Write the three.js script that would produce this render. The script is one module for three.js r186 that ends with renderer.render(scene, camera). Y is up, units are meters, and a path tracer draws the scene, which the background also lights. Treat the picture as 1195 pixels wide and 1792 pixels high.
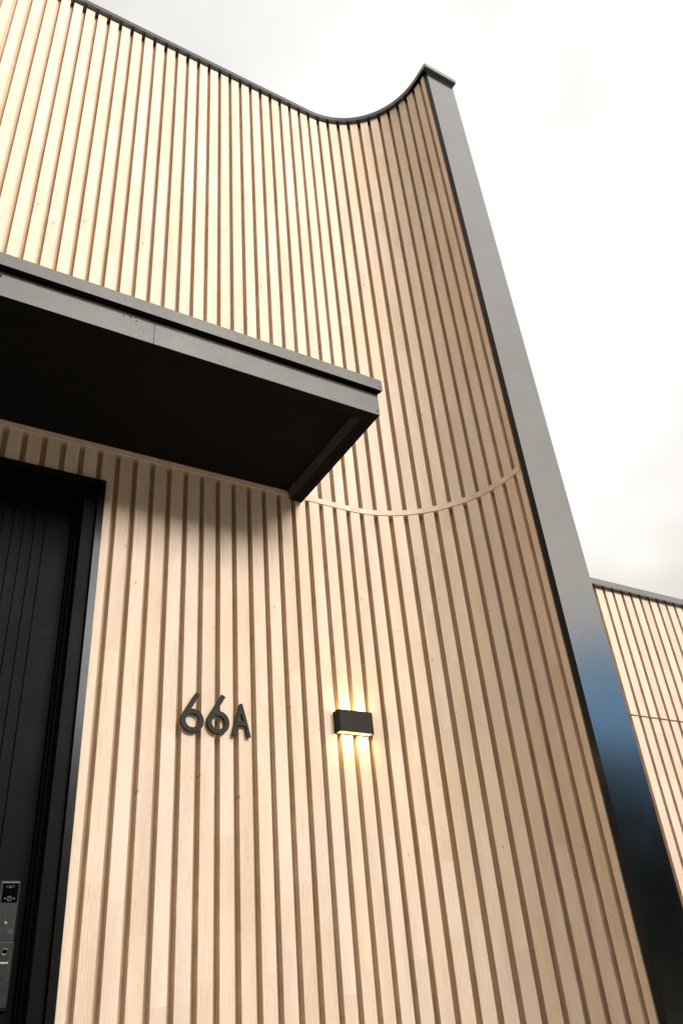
import * as THREE from 'three';
import { mergeGeometries } from 'three/addons/utils/BufferGeometryUtils.js';
import { RoundedBoxGeometry } from 'three/addons/geometries/RoundedBoxGeometry.js';
import { TextGeometry } from 'three/addons/geometries/TextGeometry.js';
import { FontLoader } from 'three/addons/loaders/FontLoader.js';
import { RectAreaLightUniformsLib } from 'three/addons/lights/RectAreaLightUniformsLib.js';

// ---------------------------------------------------------------- camera, sky, sun, exposure
const scene = new THREE.Scene();
const camera = new THREE.PerspectiveCamera(64.62, 682 / 1024, 0.05, 900);
camera.position.set(-0.0114, 0.7768, 2.8583);
camera.quaternion.setFromRotationMatrix(new THREE.Matrix4().makeBasis(
  new THREE.Vector3(0.865344, -0.079787, 0.494787),
  new THREE.Vector3(-0.212848, 0.835283, 0.506949),
  new THREE.Vector3(-0.453735, -0.544, 0.705825)));
scene.add(camera);
const EXPOSURE = 1.43, SUN_AZ = 15, SUN_EL = 25, SUN_POWER = 3.8, SUN_SIZE = 44;
const rad = Math.PI / 180;
const sunDir = new THREE.Vector3(Math.sin(SUN_AZ * rad) * Math.cos(SUN_EL * rad), Math.sin(SUN_EL * rad), Math.cos(SUN_AZ * rad) * Math.cos(SUN_EL * rad));

function mulberry(a) { return () => { a |= 0; a = a + 0x6D2B79F5 | 0; let t = Math.imul(a ^ a >>> 15, 1 | a); t = t + Math.imul(t ^ t >>> 7, 61 | t) ^ t; return ((t ^ t >>> 14) >>> 0) / 4294967296; }; }
const rnd = mulberry(66);
function hash3(x, y, z) { let h = Math.imul(x, 374761393) + Math.imul(y, 668265263) + Math.imul(z, 2147483647 ^ 0x5bd1e995) | 0; h = Math.imul(h ^ h >>> 13, 1274126177); h ^= h >>> 16; return (h >>> 0) / 4294967296; }
const sm = (t) => t * t * (3 - 2 * t), lerp = (a, b, t) => a + (b - a) * t;
const smooth = (a, b, x) => sm(Math.min(1, Math.max(0, (x - a) / (b - a))));
function noise3(x, y, z) {
  const xi = Math.floor(x), yi = Math.floor(y), zi = Math.floor(z), u = sm(x - xi), v = sm(y - yi), w = sm(z - zi);
  const c = (a, b, d) => hash3(xi + a, yi + b, zi + d);
  return lerp(lerp(lerp(c(0, 0, 0), c(1, 0, 0), u), lerp(c(0, 1, 0), c(1, 1, 0), u), v), lerp(lerp(c(0, 0, 1), c(1, 0, 1), u), lerp(c(0, 1, 1), c(1, 1, 1), u), v), w);
}
function fbm(x, y, z, o = 5) { let s = 0, a = 0.5, t = 0; for (let i = 0; i < o; i++) { s += a * noise3(x, y, z); t += a; x = x * 2.03 + 7.1; y = y * 2.03 + 3.7; z = z * 2.03 + 1.9; a *= 0.5; } return s / t; }
{
  const W = 1024, H = 512, data = new Float32Array(W * H * 4);
  for (let j = 0; j < H; j++) for (let i = 0; i < W; i++) {
    const v = (j + 0.5) / H, u = (i + 0.5) / W, el = (v - 0.5) * Math.PI, az = (u - 0.5) * 2 * Math.PI;
    const dx = Math.cos(el) * Math.cos(az), dy = Math.sin(el), dz = Math.cos(el) * Math.sin(az);
    const o = (j * W + i) * 4, y = Math.max(dy, 0.0);
    const px = dx / (y + 0.28), pz = dz / (y + 0.28);                 // clouds on a layer overhead
    const big = fbm(px * 0.55 + 4.2, pz * 0.55 + 1.3, 0.7, 3), mid = fbm(px * 1.5 + 9, pz * 1.5 + 2, 3.3, 5);
    const d = dx * sunDir.x + dy * sunDir.y + dz * sunDir.z, g = Math.acos(Math.min(1, Math.max(-1, d)));
    // overcast sheet, bright around the veiled sun, that opens to blue low in the south
    const glow = 1.3 * Math.exp(-g * g / 0.16) + 0.25 * Math.exp(-g * g / 0.8);
    let L = 0.55 - 0.02 * smooth(0.75, 1, y) + 0.36 * (1 - 0.6 * smooth(0.0, 0.8, -dx)) * smooth(-0.25, 0.45, dz) + glow + ((mid - 0.5) * 1.5 + (big - 0.5) * 0.4) * (1 - 0.5 * smooth(0, 0.4, dz));
    L = Math.max(L, 0.45);
    const front = smooth(-0.15, 0.35, dz);                             // the half of the sky that the house looks at
    const edge = y + (mid - 0.5) * 0.07 + (big - 0.5) * 0.1;
    const bl = lerp(1.0, 0.72, smooth(0.1, 0.4, y));
    const blue = [0.42 * bl, 0.92 * bl, 1.6 * bl];
    const warm = 1 - smooth(0.2, 0.75, y), cloud = [L, L * (0.98 - 0.02 * warm), L * (0.955 - 0.06 * warm)];
    const south = Math.exp(-((Math.atan2(dx, dz) - 0.95) ** 2) / 0.32);
    const open = front * south * (1 - smooth(0.35, 0.41, edge));
    const sunny = 0.9 * Math.exp(-g * g / 0.05);
    for (let k = 0; k < 3; k++) data[o + k] = lerp(cloud[k], blue[k] + sunny + 0.5 * Math.max(0, mid - 0.6), open);
    if (dy < 0) for (let k = 0; k < 3; k++) data[o + k] = lerp(data[o + k], 0.25, smooth(0, 0.1, -dy));
    data[o + 3] = 1;
  }
  const sky = new THREE.DataTexture(data, W, H, THREE.RGBAFormat, THREE.FloatType);
  sky.mapping = THREE.EquirectangularReflectionMapping; sky.magFilter = sky.minFilter = THREE.LinearFilter;
  sky.wrapS = THREE.RepeatWrapping; sky.needsUpdate = true;
  scene.background = sky; scene.environment = sky; scene.environmentIntensity = 1;
}
const sun = new THREE.DirectionalLight(new THREE.Color().setRGB(1, 0.975, 0.945), SUN_POWER);
sun.position.copy(sunDir).multiplyScalar(30); sun.target.position.set(0, 2, 0); sun.castShadow = true; sun.shadow.radius = SUN_SIZE;
sun.shadow.mapSize.set(2048, 2048);
Object.assign(sun.shadow.camera, { left: -12, right: 12, top: 12, bottom: -6, near: 1, far: 80 });
scene.add(sun, sun.target);
const renderer = new THREE.WebGLRenderer({ antialias: true });
renderer.setSize(682, 1024); renderer.toneMapping = THREE.LinearToneMapping; renderer.toneMappingExposure = EXPOSURE;
renderer.shadowMap.enabled = true; renderer.shadowMap.type = THREE.PCFSoftShadowMap;
RectAreaLightUniformsLib.init();

// ---------------------------------------------------------------- helpers
const used = {};
function numbered(name) { const n = used[name] = (used[name] ?? -1) + 1; return n ? `${name}_${String(n).padStart(3, '0')}` : name; }
function thing(name, label, category, pos = [0, 0, 0], group) {
  const o = new THREE.Group(); o.name = numbered(name); o.position.set(...pos); scene.add(o);
  o.userData = { label, category }; if (group) o.userData.group = group;
  return o;
}
function part(name, geo, mat, parent, label) {
  const m = new THREE.Mesh(Array.isArray(geo) ? (geo.length > 1 ? merge(geo) : geo[0]) : geo, mat);
  m.name = numbered(name); m.castShadow = m.receiveShadow = true; parent.add(m); if (label) m.userData.label = label;
  return m;
}
function merge(list) { return mergeGeometries(list.map((g) => { const n = g.index ? g.toNonIndexed() : g; for (const k of Object.keys(n.attributes)) if (!['position', 'normal', 'uv'].includes(k)) n.deleteAttribute(k); return n; })); }
// a box between two corners with uv in metres on every face, edges eased by e
function box(x0, x1, y0, y1, z0, z1, e = 0) {
  let g = e > 0 ? new RoundedBoxGeometry(x1 - x0, y1 - y0, z1 - z0, 2, e) : new THREE.BoxGeometry(x1 - x0, y1 - y0, z1 - z0);
  if (g.index) g = g.toNonIndexed();
  g.translate((x0 + x1) / 2, (y0 + y1) / 2, (z0 + z1) / 2);
  return metreUV(g);
}
function metreUV(g) {
  const p = g.attributes.position, n = g.attributes.normal, uv = new Float32Array(p.count * 2);
  for (let i = 0; i < p.count; i++) {
    const ax = Math.abs(n.getX(i)), ay = Math.abs(n.getY(i)), az = Math.abs(n.getZ(i));
    if (az >= ax && az >= ay) { uv[2 * i] = p.getX(i); uv[2 * i + 1] = p.getY(i); }
    else if (ax >= ay) { uv[2 * i] = p.getZ(i); uv[2 * i + 1] = p.getY(i); }
    else { uv[2 * i] = p.getX(i); uv[2 * i + 1] = p.getZ(i); }
  }
  g.setAttribute('uv', new THREE.BufferAttribute(uv, 2)); return g;
}
// ---------------------------------------------------------------- textures
const COLS = 16, TW = 1024, TH = 2048, COL_M = 0.064, V_M = 4.0;      // 16 board strips, each 64 mm wide and 4 m long
function woodMaps() {
  const stripTone = Array.from({ length: COLS }, (_, c) => (c % 2 ? 0.022 : -0.022)), col = new Uint8Array(TW * TH * 4), bump = new Uint8Array(TW * TH * 4), R = mulberry(7);
  for (let c = 0; c < COLS; c++) {
    const blocks = []; let y = -R() * 0.5;
    while (y < V_M) { const len = 0.22 + R() * 0.75; blocks.push({ y0: y, y1: y + len, tone: (R() - 0.5), hue: R() - 0.5, x: R() * 1.4 - 0.2, k: 0.2 + R() * 1.1, s: R() * 100, lean: (R() - 0.5) * 0.06, dens: 300 + R() * 420, kx: R() * COL_M, ky: y + R() * len, kr: R() < 0.3 ? 0.0012 + R() * 0.002 : 0 }); y += len; }
    for (let j = 0; j < TH; j++) {
      const v = j / TH * V_M, b = blocks.find((q) => v < q.y1) ?? blocks[blocks.length - 1];
      const vb = v - (b.y0 + b.y1) / 2, joint = Math.min(v - b.y0, b.y1 - v);
      for (let i = 0; i < 64; i++) {
        const u = i / 64 * COL_M, X = u * 1000;
        const wob = (noise3(v * 5, u * 30, b.s) - 0.5) * 0.012;
        const f = (u - b.x * COL_M + b.lean * vb + wob) , r = Math.sqrt(f * f + 0.0004 * b.k * vb * vb * (1 + 0.5 * noise3(v * 2, 3, b.s)));
        let ring = Math.sin(r * b.dens * 2.2 + noise3(u * 60, v * 3, b.s + 5) * 3); ring = ring > 0.35 ? (ring - 0.35) / 0.65 : 0;
        const fib = noise3(X * 1.1, v * 26, b.s + 9) - 0.5, fine = noise3(X * 2.3, v * 90, b.s + 20) - 0.5, cloud = fbm(u * 18, v * 2.2, b.s + 31, 3) - 0.5, fleck = noise3(X * 0.45, v * 60, b.s + 50);
        let t = 1 + stripTone[c] * (0.6 + b.s * 0.008) + b.tone * 0.06 + cloud * 0.2 - ring * 0.11 + fib * 0.15 + fine * 0.1 - (fleck > 0.86 ? (fleck - 0.86) * 0.6 : 0);
        if (joint < 0.0012) t *= 0.985;
        if (b.kr) { const q = Math.hypot(u - b.kx, (v - b.ky) * 0.6) / b.kr; if (q < 2.5) t *= 1 - 0.42 * (1 - smooth(0.3, 2.5, q)); }
        const o = ((j * TW) + c * 64 + i) * 4, h = b.hue * 0.07;
        const rgb = [0.60 * t * (1 + h * 0.3), 0.468 * t ** 1.2 * (1 - h * 0.3), 0.352 * t ** 1.5 * (1 - h * 1.3)];
        for (let k = 0; k < 3; k++) { const q = Math.min(1, Math.max(0, rgb[k])); col[o + k] = 255 * (q <= 0.0031308 ? 12.92 * q : 1.055 * q ** (1 / 2.4) - 0.055); }
        col[o + 3] = 255;
        const bb = 150 + fib * 90 + fine * 60 - ring * 40; bump[o] = bump[o + 1] = bump[o + 2] = Math.min(255, Math.max(0, bb)); bump[o + 3] = 255;
      }
    }
  }
  const mk = (d, srgb) => { const t = new THREE.DataTexture(d, TW, TH); t.wrapS = t.wrapT = THREE.RepeatWrapping; t.magFilter = t.minFilter = THREE.LinearFilter; if (srgb) t.colorSpace = THREE.SRGBColorSpace; t.needsUpdate = true; return t; };
  return [mk(col, true), mk(bump)];
}
function tex(size, fn, srgb) {
  const d = new Uint8Array(size * size * 4);
  for (let j = 0; j < size; j++) for (let i = 0; i < size; i++) { const c = fn(i / size, j / size), o = (j * size + i) * 4; for (let k = 0; k < 3; k++) d[o + k] = 255 * Math.min(1, Math.max(0, c[k] ?? c)); d[o + 3] = 255; }
  const t = new THREE.DataTexture(d, size, size); t.wrapS = t.wrapT = THREE.RepeatWrapping; t.magFilter = t.minFilter = THREE.LinearFilter; if (srgb) t.colorSpace = THREE.SRGBColorSpace; t.needsUpdate = true; return t;
}
const tile = (f, per) => (u, v) => { const a = f(u * per, v * per), b = f((u - 1) * per, v * per), c = f(u * per, (v - 1) * per), d = f((u - 1) * per, (v - 1) * per); return lerp(lerp(a, b, sm(u)), lerp(c, d, sm(u)), sm(v)); };
const mott = tile((x, y) => fbm(x, y, 11, 5), 7), speck = tile((x, y) => noise3(x, y, 17), 190);
const metalRough = tex(512, (u, v) => 0.75 + (mott(u, v) - 0.5) * 0.3 + (speck(u, v) - 0.5) * 0.14);
const metalTone = tex(512, (u, v) => { const t = 0.9 + (mott(u, v) - 0.5) * 0.1 + (speck(u, v) - 0.5) * 0.09; return [t, t, t]; });
const peel = tex(512, (u, v) => 0.5 + (speck(u, v) - 0.5) * 0.8);
const [woodColor, woodBump] = woodMaps();
const M = {};
M.wood = new THREE.MeshPhysicalMaterial({ specularIntensity: 0.4, map: woodColor, bumpMap: woodBump, bumpScale: 0.0004, roughness: 0.62 });
M.backing = new THREE.MeshStandardMaterial({ map: woodColor, color: new THREE.Color().setRGB(0.84, 0.77, 0.68), roughness: 0.8 });
const metal = (v, rough, metalness, extra = {}) => new THREE.MeshPhysicalMaterial({ color: new THREE.Color().setRGB(...(Array.isArray(v) ? v : [v, v, v])), roughness: rough, metalness, map: metalTone, roughnessMap: metalRough, bumpMap: peel, bumpScale: 0.00002, ...extra });
M.steel = metal([0.195, 0.188, 0.178], 0.22, 1);
M.fascia = metal([0.145, 0.139, 0.128], 0.24, 1);                        // satin dark steel flashing
M.frame = metal([0.007, 0.0068, 0.0065], 0.3, 0, { specularIntensity: 0.17 });
M.coping = metal([0.085, 0.09, 0.098], 0.3, 1);
M.dull = metal([0.055, 0.052, 0.048], 0.5, 0, { specularIntensity: 0.5 });
M.edge = metal([0.01, 0.01, 0.011], 0.35, 0, { specularIntensity: 0.2 });
M.leaf = metal([0.005, 0.005, 0.0047], 0.6, 0, { specularIntensity: 0.05 });
M.black = new THREE.MeshPhysicalMaterial({ specularIntensity: 0.15, color: new THREE.Color().setRGB(0.006, 0.0056, 0.005), roughness: 0.85, map: metalTone });
M.bronze = metal([0.026, 0.021, 0.016], 0.7, 0, { specularIntensity: 0.14 });
M.lock = metal([0.017, 0.018, 0.0165], 0.4, 0, { specularIntensity: 0.4 });
M.glass = new THREE.MeshStandardMaterial({ color: 0x020202, roughness: 0.08 });
M.print = new THREE.MeshStandardMaterial({ color: 0xd8d8d4, roughness: 0.5 });
M.dim = new THREE.MeshStandardMaterial({ color: 0x6d6f6c, roughness: 0.4, metalness: 0.4 });
M.chrome = new THREE.MeshStandardMaterial({ color: 0xb5b5aa, roughness: 0.2, metalness: 1 });
M.stain = new THREE.MeshStandardMaterial({ color: 0x1d1b18, roughness: 0.9 });
M.glow = new THREE.MeshStandardMaterial({ color: 0x332e20, emissive: new THREE.Color().setRGB(1, 0.8, 0.36), emissiveIntensity: 1.25 });
M.roof = new THREE.MeshStandardMaterial({ color: 0x55575a, roughness: 0.9 });
M.render = new THREE.MeshStandardMaterial({ color: 0x4a4b4c, roughness: 0.9, bumpMap: peel, bumpScale: 0.001 });

// ---------------------------------------------------------------- measured plan of the facade
const PITCH = 0.077491, X0 = 0.236928, XS = 1.862067, RAD = 0.59377, GAP = 0.0228, DEPTH = 0.036;
const BAND0 = 2.9964, BAND1 = 3.0250, TOP = 6.489, S_END = XS + RAD * Math.PI / 2 + 0.048;
function plan(s, off = 0) {                                            // a point of the wall face at arc length s, off = metres in front of it
  if (s < XS) return { x: s, z: off, a: 0 };
  const a = Math.min((s - XS) / RAD, Math.PI / 2), rest = Math.max(0, s - XS - RAD * Math.PI / 2);
  return { x: XS + (RAD - off) * Math.sin(a), z: RAD - (RAD - off) * Math.cos(a) + rest, a };
}
// a closed bar swept along the plan curve
function sweep(s0, s1, f0, f1, y0, y1, step = 0.035) {
  const ss = []; if (s0 < XS) { ss.push(s0); s0 = Math.min(XS, s1); }
  for (let s = s0; s < s1 - 1e-6; s += step) ss.push(s); ss.push(s1);
  const pos = [], uv = [], quad = (a, b, c, d, ua, ub, va, vb) => { pos.push(...a, ...b, ...c, ...a, ...c, ...d); uv.push(ua, va, ub, va, ub, vb, ua, va, ub, vb, ua, vb); };
  const P = (s, f, y) => { const p = plan(s, f); return [p.x, y, p.z]; };
  for (let i = 0; i + 1 < ss.length; i++) {
    const a = ss[i], b = ss[i + 1];
    quad(P(a, f1, y0), P(b, f1, y0), P(b, f1, y1), P(a, f1, y1), a, b, y0, y1);
    quad(P(b, f0, y0), P(a, f0, y0), P(a, f0, y1), P(b, f0, y1), b, a, y0, y1);
    quad(P(a, f1, y1), P(b, f1, y1), P(b, f0, y1), P(a, f0, y1), a, b, f1, f0);
    quad(P(a, f0, y0), P(b, f0, y0), P(b, f1, y0), P(a, f1, y0), a, b, f0, f1);
  }
  const e0 = ss[0], e1 = ss[ss.length - 1];
  quad(P(e0, f0, y0), P(e0, f1, y0), P(e0, f1, y1), P(e0, f0, y1), f0, f1, y0, y1);
  quad(P(e1, f1, y0), P(e1, f0, y0), P(e1, f0, y1), P(e1, f1, y1), f1, f0, y0, y1);
  const g = new THREE.BufferGeometry();
  g.setAttribute('position', new THREE.Float32BufferAttribute(pos, 3)); g.setAttribute('uv', new THREE.Float32BufferAttribute(uv, 2)); g.computeVertexNormals(); return g;
}
// a slat, its face at z = 0 and its foot at y = 0, eased at the two long edges; strip = which board of the wood texture
function slatGeo(w, h, strip, shift) {
  const e = 0.0013, d = DEPTH - 0.0005, pr = [[-w / 2, -d], [-w / 2, -e], [-w / 2 + e * 0.35, -e * 0.35], [-w / 2 + e, 0], [w / 2 - e, 0], [w / 2 - e * 0.35, -e * 0.35], [w / 2, -e], [w / 2, -d]];
  const pos = [], uv = [], nor = [], U = (x, z) => (strip * COL_M + 0.032 + x * 0.98 + (Math.abs(x) > w / 2 - 0.0001 ? Math.sign(x) * Math.min(0, -z - 0.002) * 0.2 : 0)) / (COLS * COL_M);
  for (let i = 0; i + 1 < pr.length; i++) {
    const [x0, z0] = pr[i], [x1, z1] = pr[i + 1], l = Math.hypot(x1 - x0, z1 - z0), nx = -(z1 - z0) / l, nz = (x1 - x0) / l;
    const A = [x0, 0, z0], B = [x1, 0, z1], C = [x1, h, z1], D = [x0, h, z0];
    pos.push(...A, ...B, ...C, ...A, ...C, ...D);
    const u0 = U(x0, z0), u1 = U(x1, z1), v0 = shift / V_M, v1 = (shift + h) / V_M;
    uv.push(u0, v0, u1, v0, u1, v1, u0, v0, u1, v1, u0, v1);
    for (let k = 0; k < 6; k++) nor.push(nx, 0, nz);
  }
  for (const [y, ny] of [[0, -1], [h, 1]]) {
    const A = [-w / 2, y, -d], B = [w / 2, y, -d], C = [w / 2, y, -e], D = [-w / 2, y, -e];
    pos.push(...(ny < 0 ? [...A, ...B, ...C, ...A, ...C, ...D] : [...A, ...C, ...B, ...A, ...D, ...C]));
    for (let k = 0; k < 6; k++) { nor.push(0, ny, 0); uv.push((strip * COL_M + 0.01 + 0.005 * k) / (COLS * COL_M), shift / V_M); }
  }
  const g = new THREE.BufferGeometry();
  g.setAttribute('position', new THREE.Float32BufferAttribute(pos, 3)); g.setAttribute('normal', new THREE.Float32BufferAttribute(nor, 3)); g.setAttribute('uv', new THREE.Float32BufferAttribute(uv, 2)); return g;
}
const SLAT_W = PITCH - GAP, slatCache = {};
function slat(parent, x, z, turn, y0, y1, w = SLAT_W) {
  const k = `${y0.toFixed(3)},${y1.toFixed(3)},${w.toFixed(4)}`, c = slatCache[k] ??= [], v = Math.floor(rnd() * 20);
  c[v] ??= slatGeo(w, y1 - y0, (v * 7 + 3) % COLS, y0 + v * 0.731);
  const m = part('slat', c[v], M.wood, parent); m.position.set(x, y0, z); m.rotation.y = turn; return m;
}

// ---------------------------------------------------------------- ground
function ground(name, geo, mat) { const m = new THREE.Mesh(geo, mat); m.name = name; m.receiveShadow = true; m.userData.kind = 'structure'; scene.add(m); return m; }
const lawnMap = tex(512, (u, v) => { const t = 0.28 + mott(u, v) * 0.2 + speck(u, v) * 0.14; return [t * 0.8, t, t * 0.5]; }, true);
const paveMap = tex(512, (u, v) => { const t = 0.67 + (mott(u, v) - 0.5) * 0.18 + (speck(u, v) - 0.5) * 0.14; return [t, t * 0.95, t * 0.88]; }, true);
const rep = (t, n) => { const c = t.clone(); c.repeat.set(n, n); c.needsUpdate = true; return c; };
ground('ground', new THREE.PlaneGeometry(1600, 1600).rotateX(-Math.PI / 2), new THREE.MeshStandardMaterial({ map: rep(lawnMap, 500), roughness: 1 }));
ground('driveway', metreUV(new THREE.BoxGeometry(24, 0.03, 13).toNonIndexed().translate(2, -0.001, 6.4)), new THREE.MeshStandardMaterial({ map: rep(paveMap, 0.5), roughness: 0.9, bumpMap: rep(peel, 1), bumpScale: 0.001 }));
ground('road', metreUV(new THREE.BoxGeometry(400, 0.02, 7).toNonIndexed().translate(0, 0.002, 18)), new THREE.MeshStandardMaterial({ color: 0x3a3a3b, roughness: 0.95, bumpMap: rep(peel, 1), bumpScale: 0.002 }));

// ---------------------------------------------------------------- the house
const DX0 = -0.55, DX1 = 0.6566, DTOP = 2.832;                         // outer edges of the door casing
const HX0 = -3.2, FX0 = 2.4565, FX1 = 2.684, FZ = 0.679;               // left end of the house; the fin wall at its right
const house = thing('modern_house', 'tall modern house with pale vertical slat cladding that curves out to a dark steel fin', 'house');
const lower = part('wall', [sweep(HX0, DX0, -0.10, -DEPTH, 0.014, BAND0), sweep(DX0, DX1, -0.10, -DEPTH, DTOP - 0.03, BAND0), sweep(DX1, S_END, -0.10, -DEPTH, 0.014, BAND0)], M.backing, house);
const upper = part('wall', sweep(HX0, S_END, -0.10, -DEPTH, BAND1, TOP), M.backing, house);
for (let i = -44; i <= 34; i++) {
  let s0 = X0 + PITCH * (i - 1) + GAP / 2, s1 = X0 + PITCH * i - GAP / 2;
  s1 = Math.min(s1, S_END - 0.003);
  if (s1 - s0 < 0.012) continue;
  const put = (a, b, y0, y1, parent) => { if (b - a < 0.008) return; const p = plan((a + b) / 2, 0); slat(parent, p.x, p.z, -p.a, y0, y1, b - a); };
  put(s0, s1, BAND1, TOP, upper);
  if (s1 <= DX0 || s0 >= DX1) put(s0, s1, 0.02, BAND0, lower);
  else {
    if (s0 < DX0) put(s0, DX0 - 0.002, 0.02, BAND0, lower);
    if (s1 > DX1) put(DX1 + 0.002, s1, 0.02, DTOP + 0.0015, lower);
    put(Math.max(s0, DX0), s1, DTOP + 0.002, BAND0, lower);
  }
}
part('belt_course', sweep(HX0, S_END - 0.003, -0.10, 0.004, BAND0, BAND1, 0.02), M.wood, house);
// metal coping along the roof edge, in lengths with a fine joint
for (const [a, b] of [[HX0, 1.392], [1.394, S_END + 0.03]]) part('coping', sweep(a, b, -0.22, 0.026, TOP, TOP + 0.038, 0.02), M.coping, house);
// fin wall at the end of the curve
{
  const sh = new THREE.Shape([[FX0, -FZ], [FX1, -FZ], [FX1, 0.06], [FX0 + 0.105, 0.06], [FX0 + 0.105, -0.646], [FX0, -0.646]].map(([x, y]) => new THREE.Vector2(x, y)));
  const g = new THREE.ExtrudeGeometry(sh, { depth: TOP - 0.014, bevelEnabled: false }); g.rotateX(-Math.PI / 2).translate(0, 0.014, 0);
  var fin = part('fin_wall', metreUV(g.index ? g.toNonIndexed() : g), M.steel, house, 'dark steel fin wall reflecting the sky');
}
part('edge_trim', box(FX0 - 0.0012, FX0 - 0.0002, 0.02, TOP - 0.001, 0.647, FZ - 0.001), M.edge, fin, 'black side edge of the fin');
part('fin_cap', box(FX0 - 0.026, FX1 + 0.018, TOP, TOP + 0.04, -0.06, FZ + 0.026), M.steel, fin);
part('side_wall', [box(HX0 - 0.02, HX0, 0.014, TOP, -8, 0), box(FX1 - 0.2, FX1 - 0.002, 0.014, TOP, -8, -0.065), box(HX0, FX1 - 0.21, 0.014, TOP, -8, -7.8)], M.render, house);
part('roof', box(HX0, FX1 - 0.21, TOP - 0.3, TOP - 0.1, -7.79, -0.16), M.roof, house);

// entrance canopy
const CX0 = -0.78, CX1 = 1.598, CZ = 0.728;
const canopy = part('canopy', box(CX0 + 0.03, CX1 - 0.03, 3.032, 3.15, 0.008, CZ - 0.03), M.black, house, 'dark steel canopy over the door');
part('soffit', box(CX0 + 0.062, CX1 - 0.062, 3.020, 3.030, 0.008, CZ - 0.062), M.black, canopy);
const SEAM = 0.611;
part('fascia', box(CX0, SEAM - 0.001, 2.970, 3.100, CZ - 0.0025, CZ), M.fascia, canopy);
part('fascia', box(SEAM + 0.001, CX1, 2.970, 3.100, CZ - 0.0025, CZ), M.fascia, canopy);
part('fascia', box(CX1 - 0.029, CX1 - 0.001, 2.970, 3.100, 0.006, CZ - 0.003, 0.0015), M.black, canopy);
part('fascia', box(CX0 + 0.001, CX0 + 0.029, 2.970, 3.100, 0.006, CZ - 0.030, 0.0015), M.fascia, canopy);
part('trim', [box(CX0 + 0.03, CX1 - 0.0295, 2.9715, 3.019, CZ - 0.061, CZ - 0.003), box(CX0 + 0.03, CX0 + 0.061, 2.9715, 3.019, 0.008, CZ - 0.062)], M.black, canopy);
{ // inner return of the right edge, splayed so that it catches light
  const sh = new THREE.Shape([[0, 0], [0.03, 0], [0.03, 0.047], [-0.014, 0.047]].map(([x, y]) => new THREE.Vector2(x, y)));
  const g = new THREE.ExtrudeGeometry(sh, { depth: CZ - 0.072, bevelEnabled: false }); g.translate(CX1 - 0.061, 2.9716, 0.008);
  part('trim', metreUV(g.index ? g.toNonIndexed() : g), M.black, canopy);
  const p = new THREE.BoxGeometry(0.0015, 0.046, CZ - 0.075).toNonIndexed(); p.rotateZ(Math.atan2(0.014, 0.047)); p.translate(CX1 - 0.061 - 0.0079, 2.9716 + 0.0245, 0.008 + (CZ - 0.072) / 2);
  part('drip_strip', metreUV(p), M.dull, canopy);
}
part('cap', box(CX0 - 0.012, CX1 + 0.014, 3.0935, 3.152, CZ + 0.0205, CZ + 0.0225), M.fascia, canopy);
part('cap_core', box(CX0 - 0.011, CX1 + 0.0125, 3.0945, 3.1505, CZ + 0.0005, CZ + 0.020), M.black, canopy);
part('cap', box(CX1 - 0.028, CX1 + 0.0135, 3.101, 3.152, 0.006, CZ - 0.0005), M.frame, canopy);
part('cap', box(CX0 - 0.012, CX1 - 0.029, 3.1505, 3.1535, 0.006, CZ, 0.001), M.fascia, canopy);
for (const [x, y, z] of [[CX1 - 0.012, 3.079, CZ], [CX1 - 0.012, 2.99, CZ], [CX1 + 0.003, 3.112, CZ + 0.022]]) part('screw', new THREE.CylinderGeometry(0.0028, 0.0032, 0.002, 10).rotateX(Math.PI / 2).translate(x, y, z + 0.0008), M.stain, canopy);
part('screw', new THREE.CylinderGeometry(0.003, 0.003, 0.003, 10).translate(CX1 - 0.075, 3.0187, 0.07), M.print, canopy);
{ // three scuffs on the front fascia
  const R = mulberry(5), blot = (x, y, r, sx) => { const sh = new THREE.Shape(); for (let i = 0; i < 14; i++) { const a = i / 14 * 6.283, q = r * (0.5 + R() * 0.7); sh[i ? 'lineTo' : 'moveTo'](x + Math.cos(a) * q * sx, y + Math.sin(a) * q); } return new THREE.ShapeGeometry(sh).translate(0, 0, CZ + 0.0006); };
  for (const q of [[0.494, 3.062, 0.0042, 0.7], [0.519, 3.068, 0.0058, 0.9], [0.541, 3.057, 0.005, 0.6], [0.548, 3.044, 0.002, 1], [0.56, 3.035, 0.0018, 1], [0.572, 3.018, 0.002, 1], [0.066, 3.062, 0.009, 0.7]]) part('scuff', blot(...q), M.stain, canopy);
}

// front door
const ring = (d0, d1, z0, z1, e = 0.001) => [box(DX1 - d1, DX1 - d0, 0.03, DTOP - d0, z0, z1, e), box(DX0 + d0, DX0 + d1, 0.03, DTOP - d0, z0, z1, e), box(DX0 + d1 + 0.0005, DX1 - d1 - 0.0005, DTOP - d1, DTOP - d0, z0, z1, e)];
const door = part('door', box(DX0 + 0.07, DX1 - 0.09, 0.03, 2.76, -0.165, -0.119), M.leaf, house, 'black grooved front door');
part('door_frame', ring(0, 0.028, -0.06, 0.013), M.frame, door);
part('door_frame', ring(0.029, 0.041, -0.06, -0.006), M.leaf, door);
part('door_frame', ring(0.0415, 0.08, -0.062, 0.005), M.leaf, door);
part('door_frame', ring(0.0805, 0.090, -0.175, -0.05), M.leaf, door);
part('door_frame', ring(0.0905, 0.097, -0.175, -0.085), M.leaf, door);
const GR = 0.4577, GW = 0.017, GP = 0.041, ZL = -0.11;                  // grooves: right edge of the first, width, pitch
part('door_panel', box(GR, DX1 - 0.099, 0.035, 2.745, -0.1195, ZL, 0.0012), M.leaf, door);
for (let k = 0; k < 9; k++) part('door_panel', box(GR - GP * (k + 1), GR - GP * k - GW, 0.30, 2.683, -0.1195, ZL, 0.0012), M.leaf, door);
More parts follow.
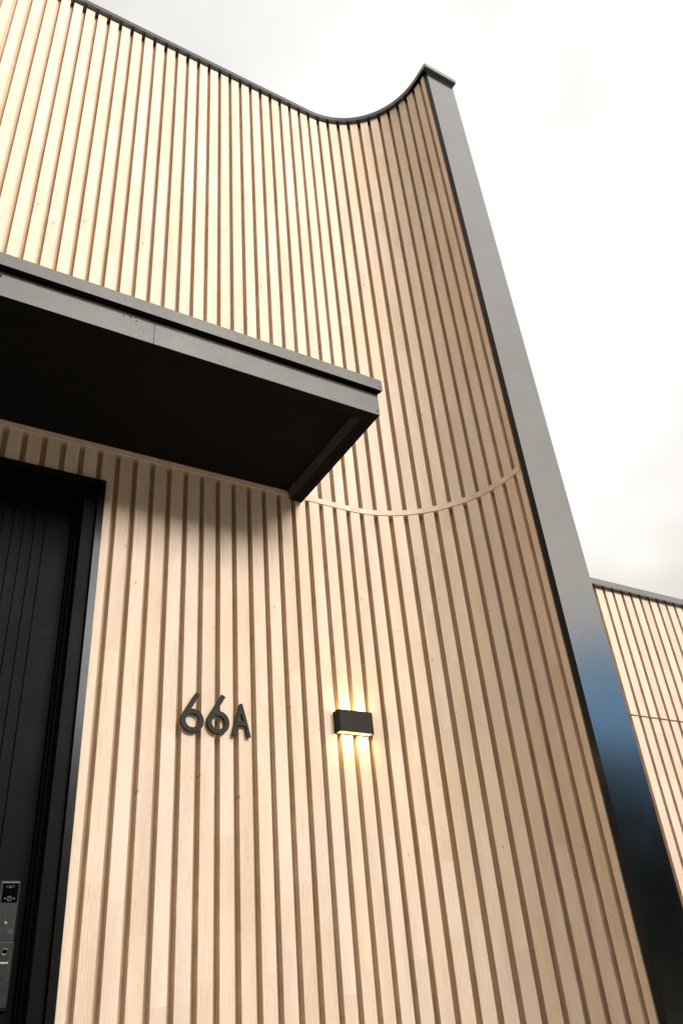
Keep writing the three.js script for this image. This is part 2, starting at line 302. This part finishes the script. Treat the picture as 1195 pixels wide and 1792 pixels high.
part('door_panel', box(GR - GP * 9.4 - 0.24, GR - GP * 9 - GW, 0.035, 2.745, -0.1195, ZL, 0.0012), M.leaf, door);
part('door_panel', box(GR - GP * 9.4, GR - 0.0005, 2.684, 2.745, -0.1195, ZL, 0.0012), M.leaf, door);
part('door_panel', box(GR - GP * 9.4, GR - 0.0005, 0.035, 0.299, -0.1195, ZL, 0.0012), M.leaf, door);

// lower wing beyond the fin
const WTOP = 2.888, WJ = 2.111, WX1 = 9.5;
const wing = thing('side_wing', 'low pale slat-clad wing with a dark roof edge, right of the tall steel fin', 'building', [FX1 + 0.002, 0, 0]);
const wingWall = part('wall', box(0, WX1 - FX1, 0.014, WTOP, -0.12, -DEPTH), M.backing, wing);
for (let i = -12; i < 76; i++) {
  const g = 3.6125 + 0.0773 * i, x0 = Math.max(g + 0.0105, FX1 + 0.004), x1 = g + 0.0773 - 0.0105; if (x1 - x0 < 0.01) continue;
  for (const [a, b] of [[0.02, WJ - 0.0045], [WJ + 0.0045, WTOP]]) slat(wingWall, (x0 + x1) / 2 - FX1 - 0.002, 0, 0, a, b, x1 - x0);
}
part('joint_strip', box(0.001, WX1 - FX1, WJ - 0.012, WJ + 0.012, -DEPTH + 0.0005, -DEPTH + 0.004), M.black, wing);
part('coping', box(0.0, WX1 - FX1, WTOP, WTOP + 0.042, -0.22, 0.028, 0.002), M.steel, wing);
part('side_wall', [box(WX1 - FX1 - 0.2, WX1 - FX1, 0.014, WTOP - 0.002, -8, -0.125), box(0, WX1 - FX1 - 0.201, 0.014, WTOP - 0.002, -8, -7.8)], M.render, wing);
part('roof', box(0, WX1 - FX1 - 0.201, WTOP - 0.2, WTOP - 0.06, -7.79, -0.23), M.roof, wing);

// ---------------------------------------------------------------- house number: three loose figures on short pins
const bev = { depth: 0.010, bevelEnabled: true, bevelThickness: 0.001, bevelSize: 0.0008, bevelSegments: 2, curveSegments: 40 };
function sixGeo() {                                                     // ring centre at the origin
  const ro = 0.0455, ri = 0.0272, t = 149 * rad, lx = Math.cos(t) * ro, ly = Math.sin(t) * ro, ex = 0.0147, ey = 0.113, l = Math.hypot(ex - lx, ey - ly), ux = (ex - lx) / l, uy = (ey - ly) / l, wd = 0.0172;
  const sh = new THREE.Shape(); sh.moveTo(lx, ly);
  sh.lineTo(ex, ey); sh.lineTo(ex + uy * wd * 0.98, ey - ux * wd * 0.98);
  // down the right side of the stroke until it meets the ring
  let bx = ex + uy * wd, by = ey - ux * wd; while (Math.hypot(bx, by) > ro) { bx -= ux * 0.0002; by -= uy * 0.0002; }
  sh.lineTo(bx, by); sh.absarc(0, 0, ro, Math.atan2(by, bx), t - 2 * Math.PI, true);
  const hole = new THREE.Path(); hole.absarc(0, 0, ri, 0, Math.PI * 2, false); sh.holes.push(hole);
  return new THREE.ExtrudeGeometry(sh, bev);
}
function aGeo() {                                                       // foot of the letter at y = 0, centred on x
  const w = 0.0395, h = 0.130, st = 0.0152, tp = 0.0062;
  const sh = new THREE.Shape([[-w, 0], [-w + st, 0], [-0.0195, 0.0425 - 0.003], [-0.0172, 0.0425], [0.0172, 0.0425], [0.0195, 0.0395], [w - st, 0], [w, 0], [tp, h - 0.003], [tp * 0.5, h], [-tp * 0.5, h], [-tp, h - 0.003]].map(([x, y]) => new THREE.Vector2(x, y)));
  sh.holes.push(new THREE.Path([[-0.0118, 0.0600], [0, 0.0920], [0.0118, 0.0600]].map(([x, y]) => new THREE.Vector2(x, y))));
  return new THREE.ExtrudeGeometry(sh, bev);
}
const pin = (x, y) => new THREE.CylinderGeometry(0.0025, 0.0025, 0.012, 8).rotateX(Math.PI / 2).translate(x, y, -0.0055);
function digit(label, x, y, geo, pins) { const t = thing('house_number', label, 'house number', [x, y, 0.0075]); part('figure', geo, M.bronze, t); for (const p of pins) part('pin', pin(...p), M.stain, t); }
const six = sixGeo();
digit('dark bronze number 6, leftmost of the three raised figures beside the door', 1.0588, 1.8303, six, [[0.036, 0], [0.0, 0.085]]);
digit('dark bronze number 6 standing between the other 6 and the letter A', 1.1640, 1.8322, six, [[-0.036, 0], [0.012, 0.1]]);
digit('dark bronze letter A at the right end of the house number', 1.2600, 1.7866, aGeo(), [[0.03, 0.02], [0.0, 0.11]]);

// ---------------------------------------------------------------- wall lamp
{
  const t = thing('wall_lamp', 'small black up and down wall lamp glowing yellow on the slats', 'lamp', [1.7735, 1.8865, 0]);
  const W = 0.0855, Hh = 0.0462, Dp = 0.045, r = 0.011, outline = (i) => {
    const a = W - i, z = Dp - i, q = Math.max(r - i, 0.004), s = new THREE.Shape(); s.moveTo(-a, i * 0.6 + 0.001); s.lineTo(a, i * 0.6 + 0.001); s.lineTo(a, z - q); s.absarc(a - q, z - q, q, 0, Math.PI / 2, false); s.lineTo(-a + q, z); s.absarc(-a + q, z - q, q, Math.PI / 2, Math.PI, false); s.closePath(); return s; };
  const shell = outline(0); shell.holes.push(new THREE.Path(outline(0.0045).getPoints(8)));
  const up = (g, y) => g.rotateX(-Math.PI / 2).scale(1, 1, -1).translate(0, y, 0);
  const flip = (g) => { const n = g.index ? g.toNonIndexed() : g, p = n.attributes.position; for (let i = 0; i < p.count; i += 3) for (const at of Object.values(n.attributes)) for (let k = 0; k < at.itemSize; k++) { const s = at.array, a = (i + 1) * at.itemSize + k, b = (i + 2) * at.itemSize + k, q = s[a]; s[a] = s[b]; s[b] = q; } n.computeVertexNormals(); return n; };
  part('lamp_body', flip(up(new THREE.ExtrudeGeometry(shell, { depth: 2 * Hh, bevelEnabled: false, curveSegments: 10 }), -Hh)), M.bronze, t);
  const core = outline(0.0055);
  for (const s of [-1, 1]) part('diffuser', flip(up(new THREE.ExtrudeGeometry(core, { depth: 0.006, bevelEnabled: false, curveSegments: 8 }), s > 0 ? Hh - 0.0085 : -Hh + 0.0025)), M.glow, t);
  part('bracket', box(-W + 0.007, W - 0.007, -Hh + 0.012, Hh - 0.012, 0.0005, 0.012), M.bronze, t);
  for (const s of [-1, 1]) {
    const l = new THREE.RectAreaLight(new THREE.Color().setRGB(1, 0.76, 0.34), 36, 0.15, 0.03);
    l.position.set(1.7735, 1.8865 + s * (Hh - 0.0012), 0.0235); l.lookAt(1.7735, 1.8865 + s * 2, 0.0235); scene.add(l);
  }
}

// ---------------------------------------------------------------- smart lock on the door
{
  const font = await new FontLoader().loadAsync('fonts/droid/droid_sans_bold.typeface.json');
  const t = thing('door_lock', 'black electronic door lock with camera panel and push plate', 'door lock', [0.5025, 1.107, ZL]);
  part('lock_body', new RoundedBoxGeometry(0.069, 0.362, 0.018, 4, 0.008).translate(0, 0, 0.0091), M.lock, t);
  const scr = part('screen', new RoundedBoxGeometry(0.0485, 0.0595, 0.003, 3, 0.0014).translate(0.001, 0.143, 0.0178), M.glass, t);
  part('lens', [new THREE.TorusGeometry(0.0068, 0.0007, 8, 28).translate(0.001, 0.1255, 0.0195), new THREE.TorusGeometry(0.0036, 0.0004, 8, 24).translate(0.001, 0.1255, 0.0195)], M.dim, scr);
  for (const [x, y] of [[-0.0125, 0.1258], [0.0142, 0.1258], [0.0005, 0.158]]) part('diode', new THREE.CylinderGeometry(0.0011, 0.0011, 0.0008, 10).rotateX(Math.PI / 2).translate(x, y, 0.0196), M.print, scr);
  for (const x of [-0.008, 0.0008, 0.0096]) part('sensor', new THREE.TorusGeometry(0.0034, 0.00035, 6, 20).translate(x, 0.1605, 0.0194), M.dim, scr);
  const z = 0.0182, line = (pts, r = 0.0005) => new THREE.TubeGeometry(new THREE.CatmullRomCurve3(pts.map(([x, y]) => new THREE.Vector3(x, y, z)), false, 'catmullrom', 0.1), 14, r, 5);
  part('icon', [line([[0.003, 0.0535], [0.003, 0.0585], [-0.003, 0.0585]]), line([[0.003, 0.0535], [-0.002, 0.0535]]), line([[-0.001, 0.0612], [-0.0035, 0.0585], [-0.001, 0.056]])], M.print, t);
  part('key', [new THREE.TorusGeometry(0.0062, 0.00045, 6, 28).translate(0.0168, 0.0328, z), line([[0.0135, 0.031], [0.0145, 0.0345], [0.0168, 0.0362], [0.0191, 0.0345], [0.0201, 0.031]]), line([[0.0135, 0.0306], [0.0201, 0.0306]]), line([[0.0162, 0.0288], [0.0174, 0.0288]])], M.dim, t);
  part('key', [new THREE.TorusGeometry(0.0062, 0.00045, 6, 28).translate(-0.0184, 0.0328, z), line([[-0.0214, 0.0335], [-0.0154, 0.0335], [-0.0154, 0.0295], [-0.0214, 0.0295], [-0.0214, 0.0335]]), line([[-0.0204, 0.0338], [-0.0199, 0.0362], [-0.0184, 0.037], [-0.0169, 0.0362], [-0.0164, 0.0338]])], M.dim, t);
  const plate = part('push_plate', new RoundedBoxGeometry(0.066, 0.178, 0.008, 3, 0.0035).translate(0.0002, -0.085, 0.0195), M.lock, t);
  const zp = 0.0236;
  part('button', new THREE.CylinderGeometry(0.0074, 0.0074, 0.0012, 28).rotateX(Math.PI / 2).translate(0.0064, -0.0233, zp), M.glass, plate);
  part('button_ring', new THREE.TorusGeometry(0.0079, 0.0007, 8, 32).translate(0.0064, -0.0233, zp), M.chrome, plate);
  const tx = new TextGeometry('PHILIPS', { font, size: 0.0046, depth: 0.0004, curveSegments: 4 }); tx.computeBoundingBox();
  tx.scale(0.0255 / (tx.boundingBox.max.x - tx.boundingBox.min.x), 1, 1).translate(-0.0056, -0.0563, zp);
  part('lettering', tx, M.print, plate);
  const rr = (a, b, q) => { const s = new THREE.Shape(); s.moveTo(-a + q, -b); s.lineTo(a - q, -b); s.absarc(a - q, -b + q, q, -Math.PI / 2, 0); s.lineTo(a, b - q); s.absarc(a - q, b - q, q, 0, Math.PI / 2); s.lineTo(-a + q, b); s.absarc(-a + q, b - q, q, Math.PI / 2, Math.PI); s.lineTo(-a, -b + q); s.absarc(-a + q, -b + q, q, Math.PI, Math.PI * 1.5); return s; };
  part('finger_pad', new THREE.ExtrudeGeometry(rr(0.0205, 0.0222, 0.004), { depth: 0.0006, bevelEnabled: true, bevelSize: 0.0006, bevelThickness: 0.0006, bevelSegments: 2 }).translate(0.0005, -0.107, zp - 0.0006), M.lock, plate);
}

// ---------------------------------------------------------------- trees across the road (seen mirrored in the steel)
{
  const bark = new THREE.MeshStandardMaterial({ color: 0x2a221b, roughness: 0.95 });
  const leaves = [0, 1].map((k) => new THREE.MeshStandardMaterial({ color: new THREE.Color().setRGB(0.03 + 0.01 * k, 0.055 + 0.012 * k, 0.022), roughness: 0.8 }));
  const crownGeo = (seed) => {
    const R = mulberry(seed), pos = [], nor = [], v = new THREE.Vector3(), a = new THREE.Vector3(), b = new THREE.Vector3(), lobes = [];
    for (let i = 0; i < 16; i++) lobes.push([(R() - 0.5) * 4.6, 2.0 + R() * 4.2, (R() - 0.5) * 4.6, 1.0 + R() * 0.9]);
    for (let i = 0; i < 5200; i++) {
      const L = lobes[Math.floor(R() * 16)]; v.set(R() - 0.5, R() - 0.5, R() - 0.5).normalize().multiplyScalar(L[3] * Math.cbrt(0.3 + 0.7 * R())).add(new THREE.Vector3(L[0], L[1], L[2]));
      a.set(R() - 0.5, R() - 0.5, R() - 0.5).normalize(); b.set(R() - 0.5, R() - 0.5, R() - 0.5).cross(a).normalize(); const n = a.clone().cross(b), s = 0.13 + R() * 0.16;
      for (const [p, q] of [[-s, -s * 0.6], [s, -s * 0.4], [s * 0.2, s]]) pos.push(v.x + a.x * p + b.x * q, v.y + a.y * p + b.y * q, v.z + a.z * p + b.z * q);
      for (let k = 0; k < 3; k++) nor.push(n.x, n.y, n.z);
    }
    const g = new THREE.BufferGeometry(); g.setAttribute('position', new THREE.Float32BufferAttribute(pos, 3)); g.setAttribute('normal', new THREE.Float32BufferAttribute(nor, 3)); return g;
  };
  const protos = [0, 1].map((k) => {
    const t = thing('street_tree', 'dark leafy tree across the road, facing the house', 'tree', [0, 0, 0], 'trees in the row across the road');
    part('trunk', merge([new THREE.CylinderGeometry(0.14, 0.24, 3.4, 9).translate(0, 1.7, 0), new THREE.CylinderGeometry(0.05, 0.11, 2.4, 7).rotateZ(0.6).translate(-0.7, 3.9, 0), new THREE.CylinderGeometry(0.05, 0.11, 2.6, 7).rotateX(0.5).translate(0, 4, 0.6)]), bark, t);
    part('crown', crownGeo(90 + k), leaves[k], t); return t;
  });
  {
    const H = mulberry(31), pos = [], v = new THREE.Vector3(), a = new THREE.Vector3(), b = new THREE.Vector3();
    for (let i = 0; i < 30000; i++) {
      v.set(-45 + H() * 120, H() ** 0.7 * 3.1, 23.5 + H() * 1.6); a.set(H() - 0.5, H() - 0.5, H() - 0.5).normalize().multiplyScalar(0.2 + H() * 0.15); b.set(H() - 0.5, H() - 0.5, H() - 0.5).normalize().multiplyScalar(0.2 + H() * 0.15);
      pos.push(v.x, v.y, v.z, v.x + a.x, v.y + a.y, v.z + a.z, v.x + b.x, v.y + b.y, v.z + b.z);
    }
    const g = new THREE.BufferGeometry(); g.setAttribute('position', new THREE.Float32BufferAttribute(pos, 3)); g.computeVertexNormals();
    const core = new THREE.BoxGeometry(120, 2.8, 1.1, 60, 4, 1).toNonIndexed().translate(15, 1.4, 24.3); core.deleteAttribute('uv');
    const m = new THREE.Mesh(mergeGeometries([g, core]), leaves[0]); m.name = 'hedge'; m.castShadow = m.receiveShadow = true; scene.add(m);
    m.userData = { label: 'long dark green hedge across the road, under the trees', category: 'hedge' };
  }
  const R = mulberry(12);
  for (let i = 0; i < 26; i++) {
    const p = protos[i % 2], t = i < 2 ? p : p.clone(); if (i >= 2) { t.name = numbered('street_tree'); scene.add(t); }
    t.position.set(-34 + i * 3.6 + R() * 1.2, 0, 27 + R() * 4); t.rotation.y = R() * 6.28; t.scale.setScalar(1.35 + R() * 0.3);
  }
}
renderer.render(scene, camera);
